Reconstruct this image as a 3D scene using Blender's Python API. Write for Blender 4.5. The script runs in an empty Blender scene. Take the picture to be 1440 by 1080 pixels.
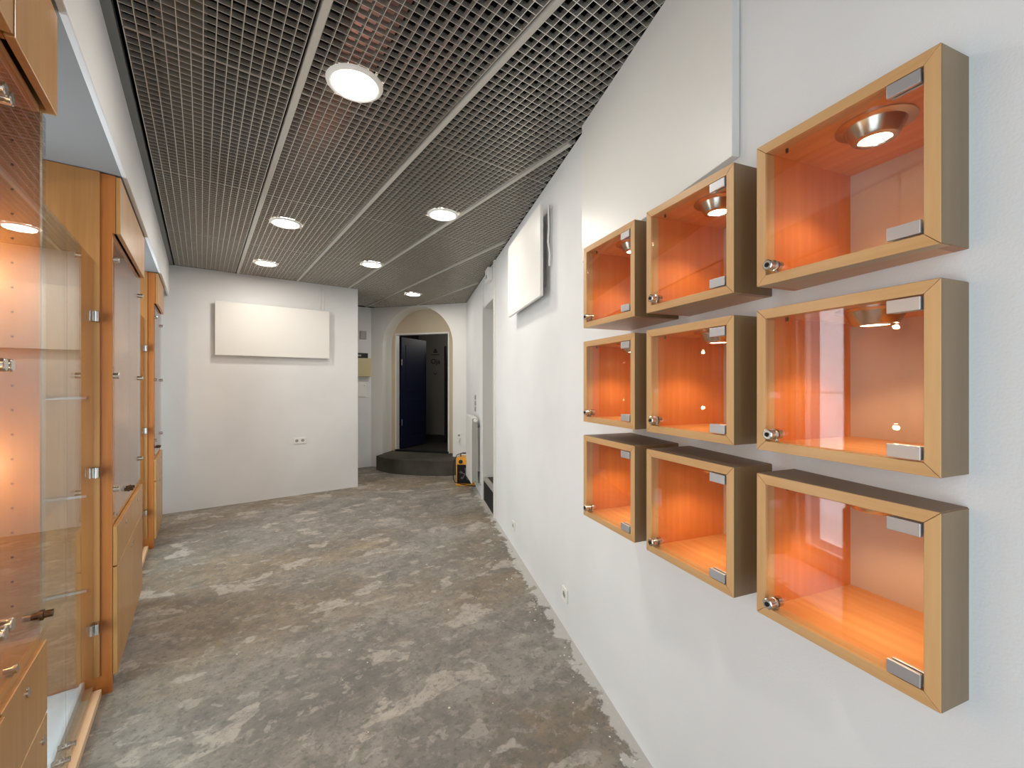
import bpy, bmesh, math, random
from mathutils import Vector, Matrix

random.seed(7)
SC = bpy.context.scene
COL = SC.collection
PI = math.pi
TH = math.radians(36.53)
CT, ST = math.cos(TH), math.sin(TH)
H = 2.885            # underside of the louvre ceiling


def sv(r, f):
    """survey frame (metres right of / in front of the tripod) -> room frame"""
    return (r * CT + f * ST, f * CT - r * ST)


def ang(a, b):
    x, y = a * CT + b * ST, b * CT - a * ST
    return math.atan2(y, x)


# ------------------------------------------------------------------ materials
def nt(name):
    m = bpy.data.materials.new(name)
    m.use_nodes = True
    t = m.node_tree
    t.nodes.clear()
    o = t.nodes.new('ShaderNodeOutputMaterial')
    return m, t, o


def N(t, typ, **kw):
    n = t.nodes.new(typ)
    for k, v in kw.items():
        if k.startswith('i_'):
            n.inputs[k[2:].replace('_', ' ')].default_value = v
        else:
            setattr(n, k, v)
    return n


def lin(c):
    def f(v):
        v /= 255.0
        return v / 12.92 if v <= 0.04045 else ((v + 0.055) / 1.055) ** 2.4
    return (f(c[0]), f(c[1]), f(c[2]), 1)


def ramp(t, stops, src):
    r = t.nodes.new('ShaderNodeValToRGB')
    e = r.color_ramp.elements
    while len(e) < len(stops):
        e.new(0.5)
    for i, (p, c) in enumerate(stops):
        e[i].position = p
        e[i].color = c if len(c) == 4 else (*c, 1)
    t.links.new(src, r.inputs['Fac'])
    return r.outputs['Color']


def plain(name, c, rough=0.5, metal=0.0, spec=0.5):
    m, t, o = nt(name)
    b = N(t, 'ShaderNodeBsdfPrincipled')
    b.inputs['Base Color'].default_value = lin(c)
    b.inputs['Roughness'].default_value = rough
    b.inputs['Metallic'].default_value = metal
    b.inputs['Specular IOR Level'].default_value = spec
    t.links.new(b.outputs[0], o.inputs[0])
    return m


def emit(name, c, s):
    m, t, o = nt(name)
    e = N(t, 'ShaderNodeEmission')
    e.inputs['Color'].default_value = (*c, 1)
    e.inputs['Strength'].default_value = s
    t.links.new(e.outputs[0], o.inputs[0])
    return m


def wood(name, c1, c2, grain='z', rough=0.38, sc=1.0, coat=0.15):
    m, t, o = nt(name)
    tc = N(t, 'ShaderNodeTexCoord')
    mp = N(t, 'ShaderNodeMapping')
    s = {'x': (2, 46, 46), 'y': (46, 2, 46), 'z': (46, 46, 2)}[grain]
    mp.inputs['Scale'].default_value = tuple(v * sc for v in s)
    t.links.new(tc.outputs['Object'], mp.inputs[0])
    n1 = N(t, 'ShaderNodeTexNoise', i_Scale=1.0, i_Detail=5.0, i_Roughness=0.6)
    t.links.new(mp.outputs[0], n1.inputs['Vector'])
    mp2 = N(t, 'ShaderNodeMapping')
    s2 = {'x': (1.2, 6, 6), 'y': (6, 1.2, 6), 'z': (6, 6, 1.2)}[grain]
    mp2.inputs['Scale'].default_value = s2
    t.links.new(tc.outputs['Object'], mp2.inputs[0])
    n2 = N(t, 'ShaderNodeTexNoise', i_Scale=1.0, i_Detail=3.0, i_Distortion=0.6)
    t.links.new(mp2.outputs[0], n2.inputs['Vector'])
    mx = N(t, 'ShaderNodeMix', data_type='FLOAT')
    mx.inputs[0].default_value = 0.45
    t.links.new(n1.outputs['Fac'], mx.inputs[2])
    t.links.new(n2.outputs['Fac'], mx.inputs[3])
    col = ramp(t, [(0.36, lin(c1)), (0.64, lin(c2))], mx.outputs[0])
    b = N(t, 'ShaderNodeBsdfPrincipled')
    b.inputs['Roughness'].default_value = rough
    b.inputs['Coat Weight'].default_value = coat
    b.inputs['Coat Roughness'].default_value = 0.2
    t.links.new(col, b.inputs['Base Color'])
    bp = N(t, 'ShaderNodeBump', i_Strength=0.06, i_Distance=0.002)
    t.links.new(n1.outputs['Fac'], bp.inputs['Height'])
    t.links.new(bp.outputs[0], b.inputs['Normal'])
    t.links.new(b.outputs[0], o.inputs[0])
    return m


def paint(name, c, c2=None, bump=0.25, scale=130, rough=0.75):
    m, t, o = nt(name)
    tc = N(t, 'ShaderNodeTexCoord')
    n = N(t, 'ShaderNodeTexNoise', i_Scale=float(scale), i_Detail=4.0)
    n2 = N(t, 'ShaderNodeTexNoise', i_Scale=1.3, i_Detail=4.0)
    t.links.new(tc.outputs['Object'], n.inputs['Vector'])
    t.links.new(tc.outputs['Object'], n2.inputs['Vector'])
    col = ramp(t, [(0.35, lin(c2 or c)), (0.6, lin(c))], n2.outputs['Fac'])
    b = N(t, 'ShaderNodeBsdfPrincipled')
    b.inputs['Roughness'].default_value = rough
    b.inputs['Specular IOR Level'].default_value = 0.3
    t.links.new(col, b.inputs['Base Color'])
    bp = N(t, 'ShaderNodeBump', i_Strength=bump, i_Distance=0.004)
    t.links.new(n.outputs['Fac'], bp.inputs['Height'])
    t.links.new(bp.outputs[0], b.inputs['Normal'])
    t.links.new(b.outputs[0], o.inputs[0])
    return m


def glass(name, tint=(0.97, 0.985, 0.975), refl=1.0):
    m, t, o = nt(name)
    g = N(t, 'ShaderNodeNewGeometry')
    mx = N(t, 'ShaderNodeMix', data_type='FLOAT')
    mx.inputs[2].default_value = 1.5
    mx.inputs[3].default_value = 1 / 1.5
    t.links.new(g.outputs['Backfacing'], mx.inputs[0])
    fr = N(t, 'ShaderNodeFresnel')
    t.links.new(mx.outputs[0], fr.inputs['IOR'])
    mu = N(t, 'ShaderNodeMath', operation='MULTIPLY')
    mu.inputs[1].default_value = refl
    t.links.new(fr.outputs[0], mu.inputs[0])
    tr = N(t, 'ShaderNodeBsdfTransparent')
    tr.inputs['Color'].default_value = (*tint, 1)
    gl = N(t, 'ShaderNodeBsdfGlossy')
    gl.inputs['Roughness'].default_value = 0.0
    ms = N(t, 'ShaderNodeMixShader')
    t.links.new(mu.outputs[0], ms.inputs[0])
    t.links.new(tr.outputs[0], ms.inputs[1])
    t.links.new(gl.outputs[0], ms.inputs[2])
    t.links.new(ms.outputs[0], o.inputs[0])
    return m


def floor_mat():
    m, t, o = nt('bare_screed')
    L = t.links
    tc = N(t, 'ShaderNodeTexCoord')
    P = tc.outputs['Object']
    # warped, slightly directional coordinates (trowel sweep)
    rot = N(t, 'ShaderNodeMapping')
    rot.inputs['Rotation'].default_value = (0, 0, math.radians(-25))
    rot.inputs['Scale'].default_value = (0.8, 1.15, 1)
    L.new(P, rot.inputs[0])
    V = rot.outputs[0]

    def noise(scale, detail=5.0, rough=0.6, dist=0.0, vec=V):
        n = N(t, 'ShaderNodeTexNoise', i_Scale=scale, i_Detail=detail, i_Roughness=rough, i_Distortion=dist)
        L.new(vec, n.inputs['Vector'])
        return n.outputs['Fac']

    def mixc(f, a, b):
        x = N(t, 'ShaderNodeMix', data_type='RGBA')
        L.new(f, x.inputs[0])
        if isinstance(a, tuple):
            x.inputs[6].default_value = a
        else:
            L.new(a, x.inputs[6])
        if isinstance(b, tuple):
            x.inputs[7].default_value = b
        else:
            L.new(b, x.inputs[7])
        return x.outputs[2]
    base = ramp(t, [(0.32, lin((104, 101, 97))), (0.5, lin((136, 130, 123))), (0.68, lin((162, 157, 149)))], noise(1.7, 12, 0.72, 0.3))
    brown = ramp(t, [(0.30, lin((112, 99, 83))), (0.70, lin((158, 144, 124)))], noise(2.6, 12, 0.7, 0.3))
    fb = ramp(t, [(0.46, (0, 0, 0)), (0.58, (1, 1, 1))], noise(0.75, 8, 0.6, 0.3))
    c = mixc(fb, base, brown)
    fs = ramp(t, [(0.35, (0.55, 0.55, 0.55)), (0.5, (0, 0, 0))], noise(1.15, 11, 0.74, 0.2, P))
    c = mixc(fs, c, lin((96, 94, 92)))
    # pale flaked patches with crisp edges
    fp = ramp(t, [(0.60, (0, 0, 0)), (0.612, (0.8, 0.8, 0.8))], noise(3.3, 4, 0.52, 0.35))
    c = mixc(fp, c, lin((176, 167, 157)))
    fp2 = ramp(t, [(0.62, (0, 0, 0)), (0.635, (0.42, 0.42, 0.42))], noise(8.0, 3, 0.5, 0.4))
    c = mixc(fp2, c, lin((182, 174, 164)))
    fp3 = ramp(t, [(0.37, (0.35, 0.35, 0.35)), (0.385, (0, 0, 0))], noise(5.5, 4, 0.55, 0.4))
    c = mixc(fp3, c, lin((112, 110, 104)))
    fm = ramp(t, [(0.40, (0.5, 0.5, 0.5)), (0.52, (0, 0, 0))], noise(11.0, 8, 0.72, 0.2, P))
    c = mixc(fm, c, lin((102, 100, 96)))
    fm2 = ramp(t, [(0.53, (0, 0, 0)), (0.62, (0.45, 0.45, 0.45))], noise(15.0, 8, 0.75, 0.2, P))
    c = mixc(fm2, c, lin((168, 160, 150)))
    # speckle and fine dark grit
    fd2 = ramp(t, [(0.36, (0.7, 0.7, 0.7)), (0.47, (0, 0, 0))], noise(34.0, 6, 0.75, 0.2, P))
    c = mixc(fd2, c, lin((92, 92, 90)))
    fd = ramp(t, [(0.30, (0.8, 0.8, 0.8)), (0.36, (0, 0, 0))], noise(4.2, 9, 0.72, 0.5, P))
    c = mixc(fd, c, lin((70, 72, 74)))
    # plaster smear along the right wall foot
    wx, wy = sv(0.552, 1.637)
    a = ang(-0.2345, 0.972)
    nx, ny = -math.sin(a), math.cos(a)
    dp = N(t, 'ShaderNodeVectorMath', operation='DOT_PRODUCT')
    dp.inputs[1].default_value = (nx, ny, 0)
    L.new(P, dp.inputs[0])
    sb = N(t, 'ShaderNodeMath', operation='SUBTRACT')
    L.new(dp.outputs['Value'], sb.inputs[0])
    sb.inputs[1].default_value = nx * wx + ny * wy
    nz = N(t, 'ShaderNodeMath', operation='MULTIPLY')
    L.new(noise(7.0, 7, 0.7, 0.4, P), nz.inputs[0])
    nz.inputs[1].default_value = 0.36
    ad = N(t, 'ShaderNodeMath', operation='SUBTRACT')
    L.new(nz.outputs[0], ad.inputs[0])
    L.new(sb.outputs[0], ad.inputs[1])
    fw = ramp(t, [(0.115, (0, 0, 0)), (0.13, (0.85, 0.85, 0.85))], ad.outputs[0])
    c = mixc(fw, c, lin((190, 188, 184)))
    b = N(t, 'ShaderNodeBsdfPrincipled')
    L.new(c, b.inputs['Base Color'])
    rr = ramp(t, [(0.3, (0.42, 0.42, 0.42)), (0.7, (0.75, 0.75, 0.75))], noise(5, 6))
    L.new(rr, b.inputs['Roughness'])
    b.inputs['Specular IOR Level'].default_value = 0.35
    bp = N(t, 'ShaderNodeBump', i_Strength=0.5, i_Distance=0.006)
    L.new(noise(9.0, 9, 0.7, 0.8), bp.inputs['Height'])
    L.new(bp.outputs[0], b.inputs['Normal'])
    L.new(b.outputs[0], o.inputs[0])
    return m


M = {}
M['wall'] = paint('white_wall_paint', (226, 227, 228), (219, 220, 221), 0.14, 220)
M['wall_s'] = paint('white_smooth_paint', (232, 231, 228), (228, 227, 224), 0.08, 60, 0.5)
M['beige'] = paint('beige_plaster', (205, 192, 168), (196, 183, 160), 0.15)
M['soffit'] = paint('soffit_paint', (138, 139, 140), None, 0.1)
M['floor'] = floor_mat()
M['screed'] = paint('step_concrete', (92, 90, 82), (60, 58, 52), 0.6, 40, 0.9)
M['black'] = plain('matt_black', (9, 10, 11), 0.9)
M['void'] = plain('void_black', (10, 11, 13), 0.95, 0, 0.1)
M['louvre'] = plain('polished_louvre', (228, 223, 214), 0.26, 0.78)
M['runner'] = plain('runner_grey', (186, 182, 174), 0.5, 0.0)
M['edge_trim'] = plain('edge_angle_grey', (118, 121, 122), 0.6)
M['beech'] = wood('beech_veneer', (168, 120, 66), (186, 140, 82), 'z')
M['frame_z'] = wood('case_frame_beech', (188, 144, 94), (206, 164, 114), 'z')
M['frame_x'] = wood('case_frame_beech_lying', (188, 144, 94), (206, 164, 114), 'x')
M['beech_x'] = wood('beech_veneer_lying', (178, 128, 66), (196, 148, 84), 'x')
M['beech_y'] = wood('beech_veneer_deep', (190, 140, 84), (206, 158, 100), 'y')
M['lining'] = wood('honey_lining_veneer', (150, 102, 54), (170, 120, 68), 'z')
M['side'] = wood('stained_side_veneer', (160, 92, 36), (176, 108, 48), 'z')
M['casein'] = wood('interior_beech_lamplit', (202, 112, 54), (220, 134, 70), 'z')  # beech reddened: the warm lamplight is put into the colour
M['caseinx'] = wood('interior_beech_lamplit_lying', (204, 134, 76), (226, 164, 104), 'x')  # same beech, tinted with the lamp's yellowish glow
M['caseout'] = wood('case_side_shaded', (118, 94, 64), (132, 108, 76), 'z')  # beech darkened to carry the shade on the near side
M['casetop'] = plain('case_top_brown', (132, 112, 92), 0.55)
M['sill'] = wood('pale_sill', (222, 186, 148), (234, 202, 168), 'x')
M['backpale'] = paint('pale_back_board', (196, 174, 156), (190, 168, 150), 0.1, 200)
M['backwood'] = wood('back_board', (222, 190, 160), (232, 204, 178), 'z')
M['chrome'] = plain('satin_nickel', (206, 202, 196), 0.22, 1.0)
M['hinge'] = plain('matt_hinge_metal', (186, 188, 192), 0.45, 0.85)
M['darkmetal'] = plain('dark_bronze', (96, 78, 62), 0.3, 1.0)
M['glass'] = glass('clear_glass')
M['glass_case'] = glass('case_glass', (0.97, 0.965, 0.955))
M['glass_edge'] = plain('glass_edge_green', (150, 172, 165), 0.2)
M['white'] = plain('white_plastic', (232, 232, 228), 0.35)
M['board'] = plain('white_lacquered_board', (226, 225, 221), 0.38)
M['board_s'] = plain('white_board_edge', (238, 236, 230), 0.5)
M['shelfwhite'] = plain('white_base_board', (236, 240, 246), 0.4)
M['cream'] = plain('cream_plastic', (196, 182, 142), 0.5)
M['grey'] = plain('grey_plastic', (160, 158, 152), 0.5)
M['yellow'] = plain('yellow_enamel', (226, 158, 38), 0.4)
M['blue'] = plain('dark_blue_door', (20, 28, 56), 0.5)
M['hall'] = paint('hall_wall', (150, 146, 140), None, 0.1)
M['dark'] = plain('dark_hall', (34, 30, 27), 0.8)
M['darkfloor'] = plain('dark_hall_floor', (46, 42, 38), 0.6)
M['paper'] = plain('paper_white', (238, 232, 230), 0.8)
M['redink'] = plain('red_ink', (190, 70, 84), 0.8)
M['lamp'] = emit('downlight_diffuser', (1.0, 0.93, 0.82), 14)
M['halogen'] = emit('halogen_lens', (1.0, 0.80, 0.50), 22)
M['bulb'] = emit('halogen_capsule', (1.0, 0.80, 0.52), 45)
M['frame_white'] = plain('white_frame', (225, 224, 220), 0.4)
M['rubber'] = plain('black_rubber', (14, 14, 15), 0.6)
M['crumb'] = plain('plaster_crumb', (214, 210, 202), 0.9)


# ------------------------------------------------------------------ mesh tools
class MB:
    def __init__(s):
        s.v, s.f, s.m = [], [], []

    def add(s, vs, fs, mi=0):
        b = len(s.v)
        s.v += [tuple(v) for v in vs]
        for f in fs:
            s.f.append([b + i for i in f])
            s.m.append(mi)
        return s

    def wedge(s, ax, c, a, b, z0, z1, t0, t1):
        q = [(c - t0 / 2, z0), (c + t0 / 2, z0), (c + t1 / 2, z1), (c - t1 / 2, z1)]
        if ax == 'y':
            v = [(p, a, z) for p, z in q] + [(p, b, z) for p, z in q]
        else:
            v = [(a, p, z) for p, z in q] + [(b, p, z) for p, z in q]
        return s.add(v, [(0, 1, 2, 3), (7, 6, 5, 4), (0, 4, 5, 1), (1, 5, 6, 2), (2, 6, 7, 3), (3, 7, 4, 0)])

    def box(s, x0, x1, y0, y1, z0, z1, mi=0):
        v = [(x0, y0, z0), (x1, y0, z0), (x1, y1, z0), (x0, y1, z0), (x0, y0, z1), (x1, y0, z1), (x1, y1, z1), (x0, y1, z1)]
        return s.add(v, [(0, 3, 2, 1), (4, 5, 6, 7), (0, 1, 5, 4), (1, 2, 6, 5), (2, 3, 7, 6), (3, 0, 4, 7)], mi)

    def prism(s, poly, z0, z1, mi=0):
        """poly: counter-clockwise (x, y)"""
        n = len(poly)
        v = [(x, y, z0) for x, y in poly] + [(x, y, z1) for x, y in poly]
        f = [tuple(range(n - 1, -1, -1)), tuple(range(n, 2 * n))]
        f += [(i, (i + 1) % n, n + (i + 1) % n, n + i) for i in range(n)]
        return s.add(v, f, mi)

    def lathe(s, c, axis, prof, n=28, mi=0, cap=True):
        """prof: list of (radius, distance along axis)"""
        ax = Vector(axis).normalized()
        up = Vector((0, 0, 1)) if abs(ax.z) < 0.9 else Vector((1, 0, 0))
        a = ax.cross(up).normalized()
        b = ax.cross(a).normalized()
        c = Vector(c)
        v = []
        for r, d in prof:
            for k in range(n):
                t = 2 * PI * k / n
                v.append(c + ax * d + a * (r * math.cos(t)) + b * (r * math.sin(t)))
        f = []
        for i in range(len(prof) - 1):
            for k in range(n):
                k2 = (k + 1) % n
                f.append((i * n + k, (i + 1) * n + k, (i + 1) * n + k2, i * n + k2))
        if cap:
            f.append(tuple(range(n)))
            f.append(tuple((len(prof) - 1) * n + k for k in range(n - 1, -1, -1)))
        return s.add(v, f, mi)

    def tube(s, pts, r, n=10, mi=0):
        pts = [Vector(p) for p in pts]
        v, f = [], []
        for i, p in enumerate(pts):
            d = (pts[min(i + 1, len(pts) - 1)] - pts[max(i - 1, 0)]).normalized()
            up = Vector((0, 0, 1)) if abs(d.z) < 0.9 else Vector((1, 0, 0))
            a = d.cross(up).normalized()
            b = d.cross(a).normalized()
            for k in range(n):
                t = 2 * PI * k / n
                v.append(p + a * (r * math.cos(t)) + b * (r * math.sin(t)))
        for i in range(len(pts) - 1):
            for k in range(n):
                k2 = (k + 1) % n
                f.append((i * n + k, (i + 1) * n + k, (i + 1) * n + k2, i * n + k2))
        f.append(tuple(range(n)))
        f.append(tuple((len(pts) - 1) * n + k for k in range(n - 1, -1, -1)))
        return s.add(v, f, mi)

    def build(s, name, mats, parent=None, bevel=0.0, smooth=False, loc=None, rz=0.0, fix=True):
        me = bpy.data.meshes.new(name)
        me.from_pydata(s.v, [], s.f)
        if not isinstance(mats, (list, tuple)):
            mats = [mats]
        for x in mats:
            me.materials.append(x)
        for p, mi in zip(me.polygons, s.m):
            p.material_index = mi
        if fix:
            bm = bmesh.new()
            bm.from_mesh(me)
            bmesh.ops.recalc_face_normals(bm, faces=bm.faces)
            bm.to_mesh(me)
            bm.free()
        if smooth:
            for p in me.polygons:
                p.use_smooth = True
            try:
                me.set_sharp_from_angle(angle=math.radians(35))
            except Exception:
                pass
        o = bpy.data.objects.new(name, me)
        COL.objects.link(o)
        if parent is not None:
            o.parent = parent
        if loc is not None:
            o.location = loc
        o.rotation_euler = (0, 0, rz)
        if bevel:
            bv = o.modifiers.new('edge', 'BEVEL')
            bv.width = bevel
            bv.segments = 2
            bv.limit_method = 'ANGLE'
            bv.angle_limit = math.radians(40)
        return o


def thing(name, label, cat, loc=(0, 0, 0), rz=0.0, group=None):
    o = bpy.data.objects.new(name, None)
    COL.objects.link(o)
    o.empty_display_size = 0.1
    o.location = loc
    o.rotation_euler = (0, 0, rz)
    return tag(o, label, cat, group)


def tag(o, label, cat, group=None, kind=None):
    o['label'] = label
    o['category'] = cat
    if group:
        o['group'] = group
    if kind:
        o['kind'] = kind
    return o


def struct(o, label=None):
    o['kind'] = 'structure'
    if label:
        o['label'] = label
    return o


def lamp(kind, name, loc, power, color, parent=None, **kw):
    d = bpy.data.lights.new(name, kind)
    d.energy = power
    d.color = color
    for k, v in kw.items():
        setattr(d, k, v)
    o = bpy.data.objects.new(name, d)
    COL.objects.link(o)
    o.location = loc
    if parent is not None:
        o.parent = parent
    return o


# ------------------------------------------------------------------ room outline
RWX, RWY = sv(0.552, 1.637)                  # a point on the foot of the right wall
RWA = ang(0.2345, -0.972)                    # direction along it, far -> near
RU = (math.cos(RWA), math.sin(RWA))          # along (towards the viewer)
RN = (-RU[1], RU[0])                         # into the wall
if RN[0] < 0:
    RN = (-RN[0], -RN[1])


def rw_pt(s, d=0.0):
    return (RWX + RU[0] * s + RN[0] * d, RWY + RU[1] * s + RN[1] * d)


def rw_x(y, d=0.0):
    px, py = rw_pt(0, d)
    return px + (y - py) * RU[0] / RU[1]


def rw_s(y):
    return (y - RWY) / RU[1]


BWX, BWY = 2.485, 7.66                       # left end of the arch wall
BWA = ang(0.966, -0.258)
BU = (math.cos(BWA), math.sin(BWA))
BN = (-BU[1], BU[0])
PY = 6.27                                    # partition face
PX1 = 1.84                                   # its free end
YR = -0.95                                   # rear wall
# corner of right wall and arch wall
den = BU[0] * RU[1] - BU[1] * RU[0]
tt = ((RWX - BWX) * RU[1] - (RWY - BWY) * RU[0]) / den
CX, CY = BWX + BU[0] * tt, BWY + BU[1] * tt
BT = tt                                      # length of arch wall
S_FAR = rw_s(CY)
ZT = 3.30

# floor
fl = MB()
fl.add([(-1.0, YR - 0.05, 0), (4.2, YR - 0.05, 0), (4.2, 8.3, 0), (-1.0, 8.3, 0)], [(0, 1, 2, 3)])
struct(fl.build('floor', M['floor']), 'bare grey and brown concrete screed with scraped patches')

# ---- right wall with door opening and nine cut-outs -----------------------
CASE_U = (0.361, -0.9325)
CASES = []
case_a = ang(*CASE_U)
CU = (math.cos(case_a), math.sin(case_a))
CN = (-CU[1], CU[0])
W, HB, FRM = 0.331, 0.327, 0.022
col_start = []
for (r, f) in ((0.294, 1.7257), (0.4357, 1.360), (0.578, 0.991)):
    col_start.append(sv(r, f))
row_z = [1.729, 1.346, 0.963]


def wall_s_of(x, y):
    return (x - RWX) * RU[0] + (y - RWY) * RU[1]


def side_hit(x, y):
    """follow the case side from its front corner into the wall plane: (depth, wall coordinate s)"""
    d = ((RWX - x) * RN[0] + (RWY - y) * RN[1]) / (CN[0] * RN[0] + CN[1] * RN[1])
    return d, wall_s_of(x + CN[0] * d, y + CN[1] * d)


holes = []
for (x, y) in col_start:
    d0, s0 = side_hit(x, y)
    d1, s1 = side_hit(x + CU[0] * W, y + CU[1] * W)
    for z in row_z:
        holes.append((s0 + 0.006, s1 - 0.006, z + 0.006, z + HB - 0.006))
S_DOOR0, S_DOOR1 = (1.637 - 5.44) / 0.972, (1.637 - 4.72) / 0.972
DOOR_Z = 2.48
S_NEAR = rw_s(YR)
holes.append((S_DOOR0, S_DOOR1, -0.01, DOOR_Z))
ss = sorted(set([S_FAR, S_NEAR] + [round(h[0], 5) for h in holes] + [round(h[1], 5) for h in holes]))
zs = sorted(set([0, H] + [round(h[2], 5) for h in holes if h[2] > 0] + [round(h[3], 5) for h in holes]))
wr = MB()
for a, b in zip(ss[:-1], ss[1:]):
    for c, d in zip(zs[:-1], zs[1:]):
        sm, zm = (a + b) / 2, (c + d) / 2
        if any(h[0] < sm < h[1] and h[2] < zm < h[3] for h in holes):
            continue
        p, q = rw_pt(a), rw_pt(b)
        wr.add([(*p, c), (*q, c), (*q, d), (*p, d)], [(0, 1, 2, 3)])
# outer skin so that the wall has a back
dk = 0.42
pa, pb = rw_pt(S_DOOR1 + 0.11, dk), rw_pt(S_NEAR, dk)
wr.add([(*pa, 0), (*pb, 0), (*pb, ZT), (*pa, ZT)], [(0, 1, 2, 3)], 1)
struct(wr.build('wall_right', [M['wall'], M['dark']], fix=False), 'long white painted wall carrying the wooden display cases')

# ---- partition wall ---------------------------------------------------------
mb = MB().box(-1.0, PX1, PY, PY + 0.12, 0, H)
struct(mb.build('wall_partition', M['wall']), 'white partition wall across the far end of the room')
# ---- alcove wall -----------------------------------------------------------
mb = MB().box(0.8, BWX, BWY, BWY + 0.1, 0, H)
mb.box(0.7, 0.8, PY + 0.12, BWY + 0.1, 0, H)
struct(mb.build('wall_alcove', M['wall']), 'narrow white wall of the alcove behind the partition')

# ---- arch wall --------------------------------------------------------------
A0, A1, AD = 0.237, 1.597, 0.295
AR = (A1 - A0) / 2
AC = (A0 + A1) / 2
AZ = 2.885 - 0.02 - AR


def bw(t, d, z):
    return (BWX + BU[0] * t + BN[0] * d, BWY + BU[1] * t + BN[1] * d, z)


mb = MB()
mb.add([bw(0, 0, 0), bw(A0, 0, 0), bw(A0, 0, H), bw(0, 0, H)], [(0, 1, 2, 3)])
mb.add([bw(A1, 0, 0), bw(BT, 0, 0), bw(BT, 0, H), bw(A1, 0, H)], [(0, 1, 2, 3)])
n = 40
arc = [(AC - AR * math.cos(PI * k / n), AZ + AR * math.sin(PI * k / n)) for k in range(n + 1)]
for (t0, z0), (t1, z1) in zip(arc[:-1], arc[1:]):
    mb.add([bw(t0, 0, z0), bw(t1, 0, z1), bw(t1, 0, H), bw(t0, 0, H)], [(0, 1, 2, 3)])
    mb.add([bw(t0, 0, z0), bw(t1, 0, z1), bw(t1, AD, z1), bw(t0, AD, z0)], [(0, 1, 2, 3)])
for t in (A0, A1):
    mb.add([bw(t, 0, 0), bw(t, AD, 0), bw(t, AD, AZ), bw(t, 0, AZ)], [(0, 1, 2, 3)])
wa = struct(mb.build('wall_back', M['wall_s'], fix=False), 'white end wall with a round-arched doorway recess')
# tympanum plane behind the arch with the door opening
D0, D1, DZ, DB = 0.345, 1.380, 2.41, 0.255
mb = MB()
for (t0, z0), (t1, z1) in zip(arc[:-1], arc[1:]):
    mb.add([bw(t0, AD, DZ), bw(t1, AD, DZ), bw(t1, AD, max(z1, DZ)), bw(t0, AD, max(z0, DZ))], [(0, 1, 2, 3)])
mb.add([bw(A0, AD, 0), bw(D0 - 0.0, AD, 0), bw(D0, AD, DZ), bw(A0, AD, DZ)], [(0, 1, 2, 3)])
mb.add([bw(D1, AD, 0), bw(A1, AD, 0), bw(A1, AD, DZ), bw(D1, AD, DZ)], [(0, 1, 2, 3)])
struct(mb.build('wall_tympanum', M['beige'], fix=False), 'beige plastered field above the arched doorway')


def frame_thing(name, label):
    return thing(name, label, 'door', (BWX, BWY, 0), BWA)


# door frame in the arch (local x along wall, y into it)
df = struct(MB().box(D0 - 0.03, D0, AD - 0.012, AD + 0.10, DB - 0.02, DZ + 0.03)
            .box(D1, D1 + 0.03, AD - 0.012, AD + 0.10, DB - 0.02, DZ + 0.03)
            .box(D0, D1, AD - 0.012, AD + 0.10, DZ, DZ + 0.03)
            .build('trim_doorframe', M['frame_white'], loc=(BWX, BWY, 0), rz=BWA, bevel=0.003), 'pale frame of the arched doorway')
# hallway beyond
hx0, hx1, hy0, hy1 = -0.5, 2.3, AD + 0.1, 4.6
hl = MB()
hl.box(hx0 - 0.05, hx1 + 0.05, AD, hy1, DB - 0.06, DB)
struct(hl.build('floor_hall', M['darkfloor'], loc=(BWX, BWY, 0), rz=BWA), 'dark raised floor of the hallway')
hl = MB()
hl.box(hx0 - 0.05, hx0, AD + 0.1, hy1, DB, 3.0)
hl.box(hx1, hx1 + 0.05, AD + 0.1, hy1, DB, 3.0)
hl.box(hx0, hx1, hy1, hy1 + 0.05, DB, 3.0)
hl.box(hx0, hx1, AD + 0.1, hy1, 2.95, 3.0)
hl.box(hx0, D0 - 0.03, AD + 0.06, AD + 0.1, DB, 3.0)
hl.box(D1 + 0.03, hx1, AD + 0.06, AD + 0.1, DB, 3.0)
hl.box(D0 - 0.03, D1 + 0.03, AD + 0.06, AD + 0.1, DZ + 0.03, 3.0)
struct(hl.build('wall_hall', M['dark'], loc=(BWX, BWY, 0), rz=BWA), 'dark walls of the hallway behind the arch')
# grey pier in the hall, with lettering
F_P = 10.4
gx0, gy = None, None


def to_bw(px, f):
    r = (px - 720) / 590.0 * f
    x, y = sv(r, f)
    dx, dy = x - BWX, y - BWY
    return dx * BU[0] + dy * BU[1], dx * BN[0] + dy * BN[1]


g0 = to_bw(599.0, 10.4)
g1 = to_bw(623.0, 10.1)
pier = struct(MB().box(g0[0] - 0.4, g1[0], g0[1], g0[1] + 0.6, DB, 2.95)
              .build('wall_pier', M['hall'], loc=(BWX, BWY, 0), rz=BWA), 'grey wall pier in the hallway')


def text_mesh(body, size, name, mat, parent, loc, rot, ext=0.001):
    cu = bpy.data.curves.new('t', 'FONT')
    cu.body = body
    cu.size = size
    cu.extrude = ext
    cu.align_x = 'CENTER'
    to = bpy.data.objects.new('t', cu)
    COL.objects.link(to)
    bpy.context.view_layer.update()
    me = bpy.data.meshes.new_from_object(to.evaluated_get(bpy.context.evaluated_depsgraph_get()))
    bpy.data.objects.remove(to)
    o = bpy.data.objects.new(name, me)
    me.materials.clear()
    me.materials.append(mat)
    COL.objects.link(o)
    o.parent = parent
    o.location = loc
    o.rotation_euler = rot
    return o


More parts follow.
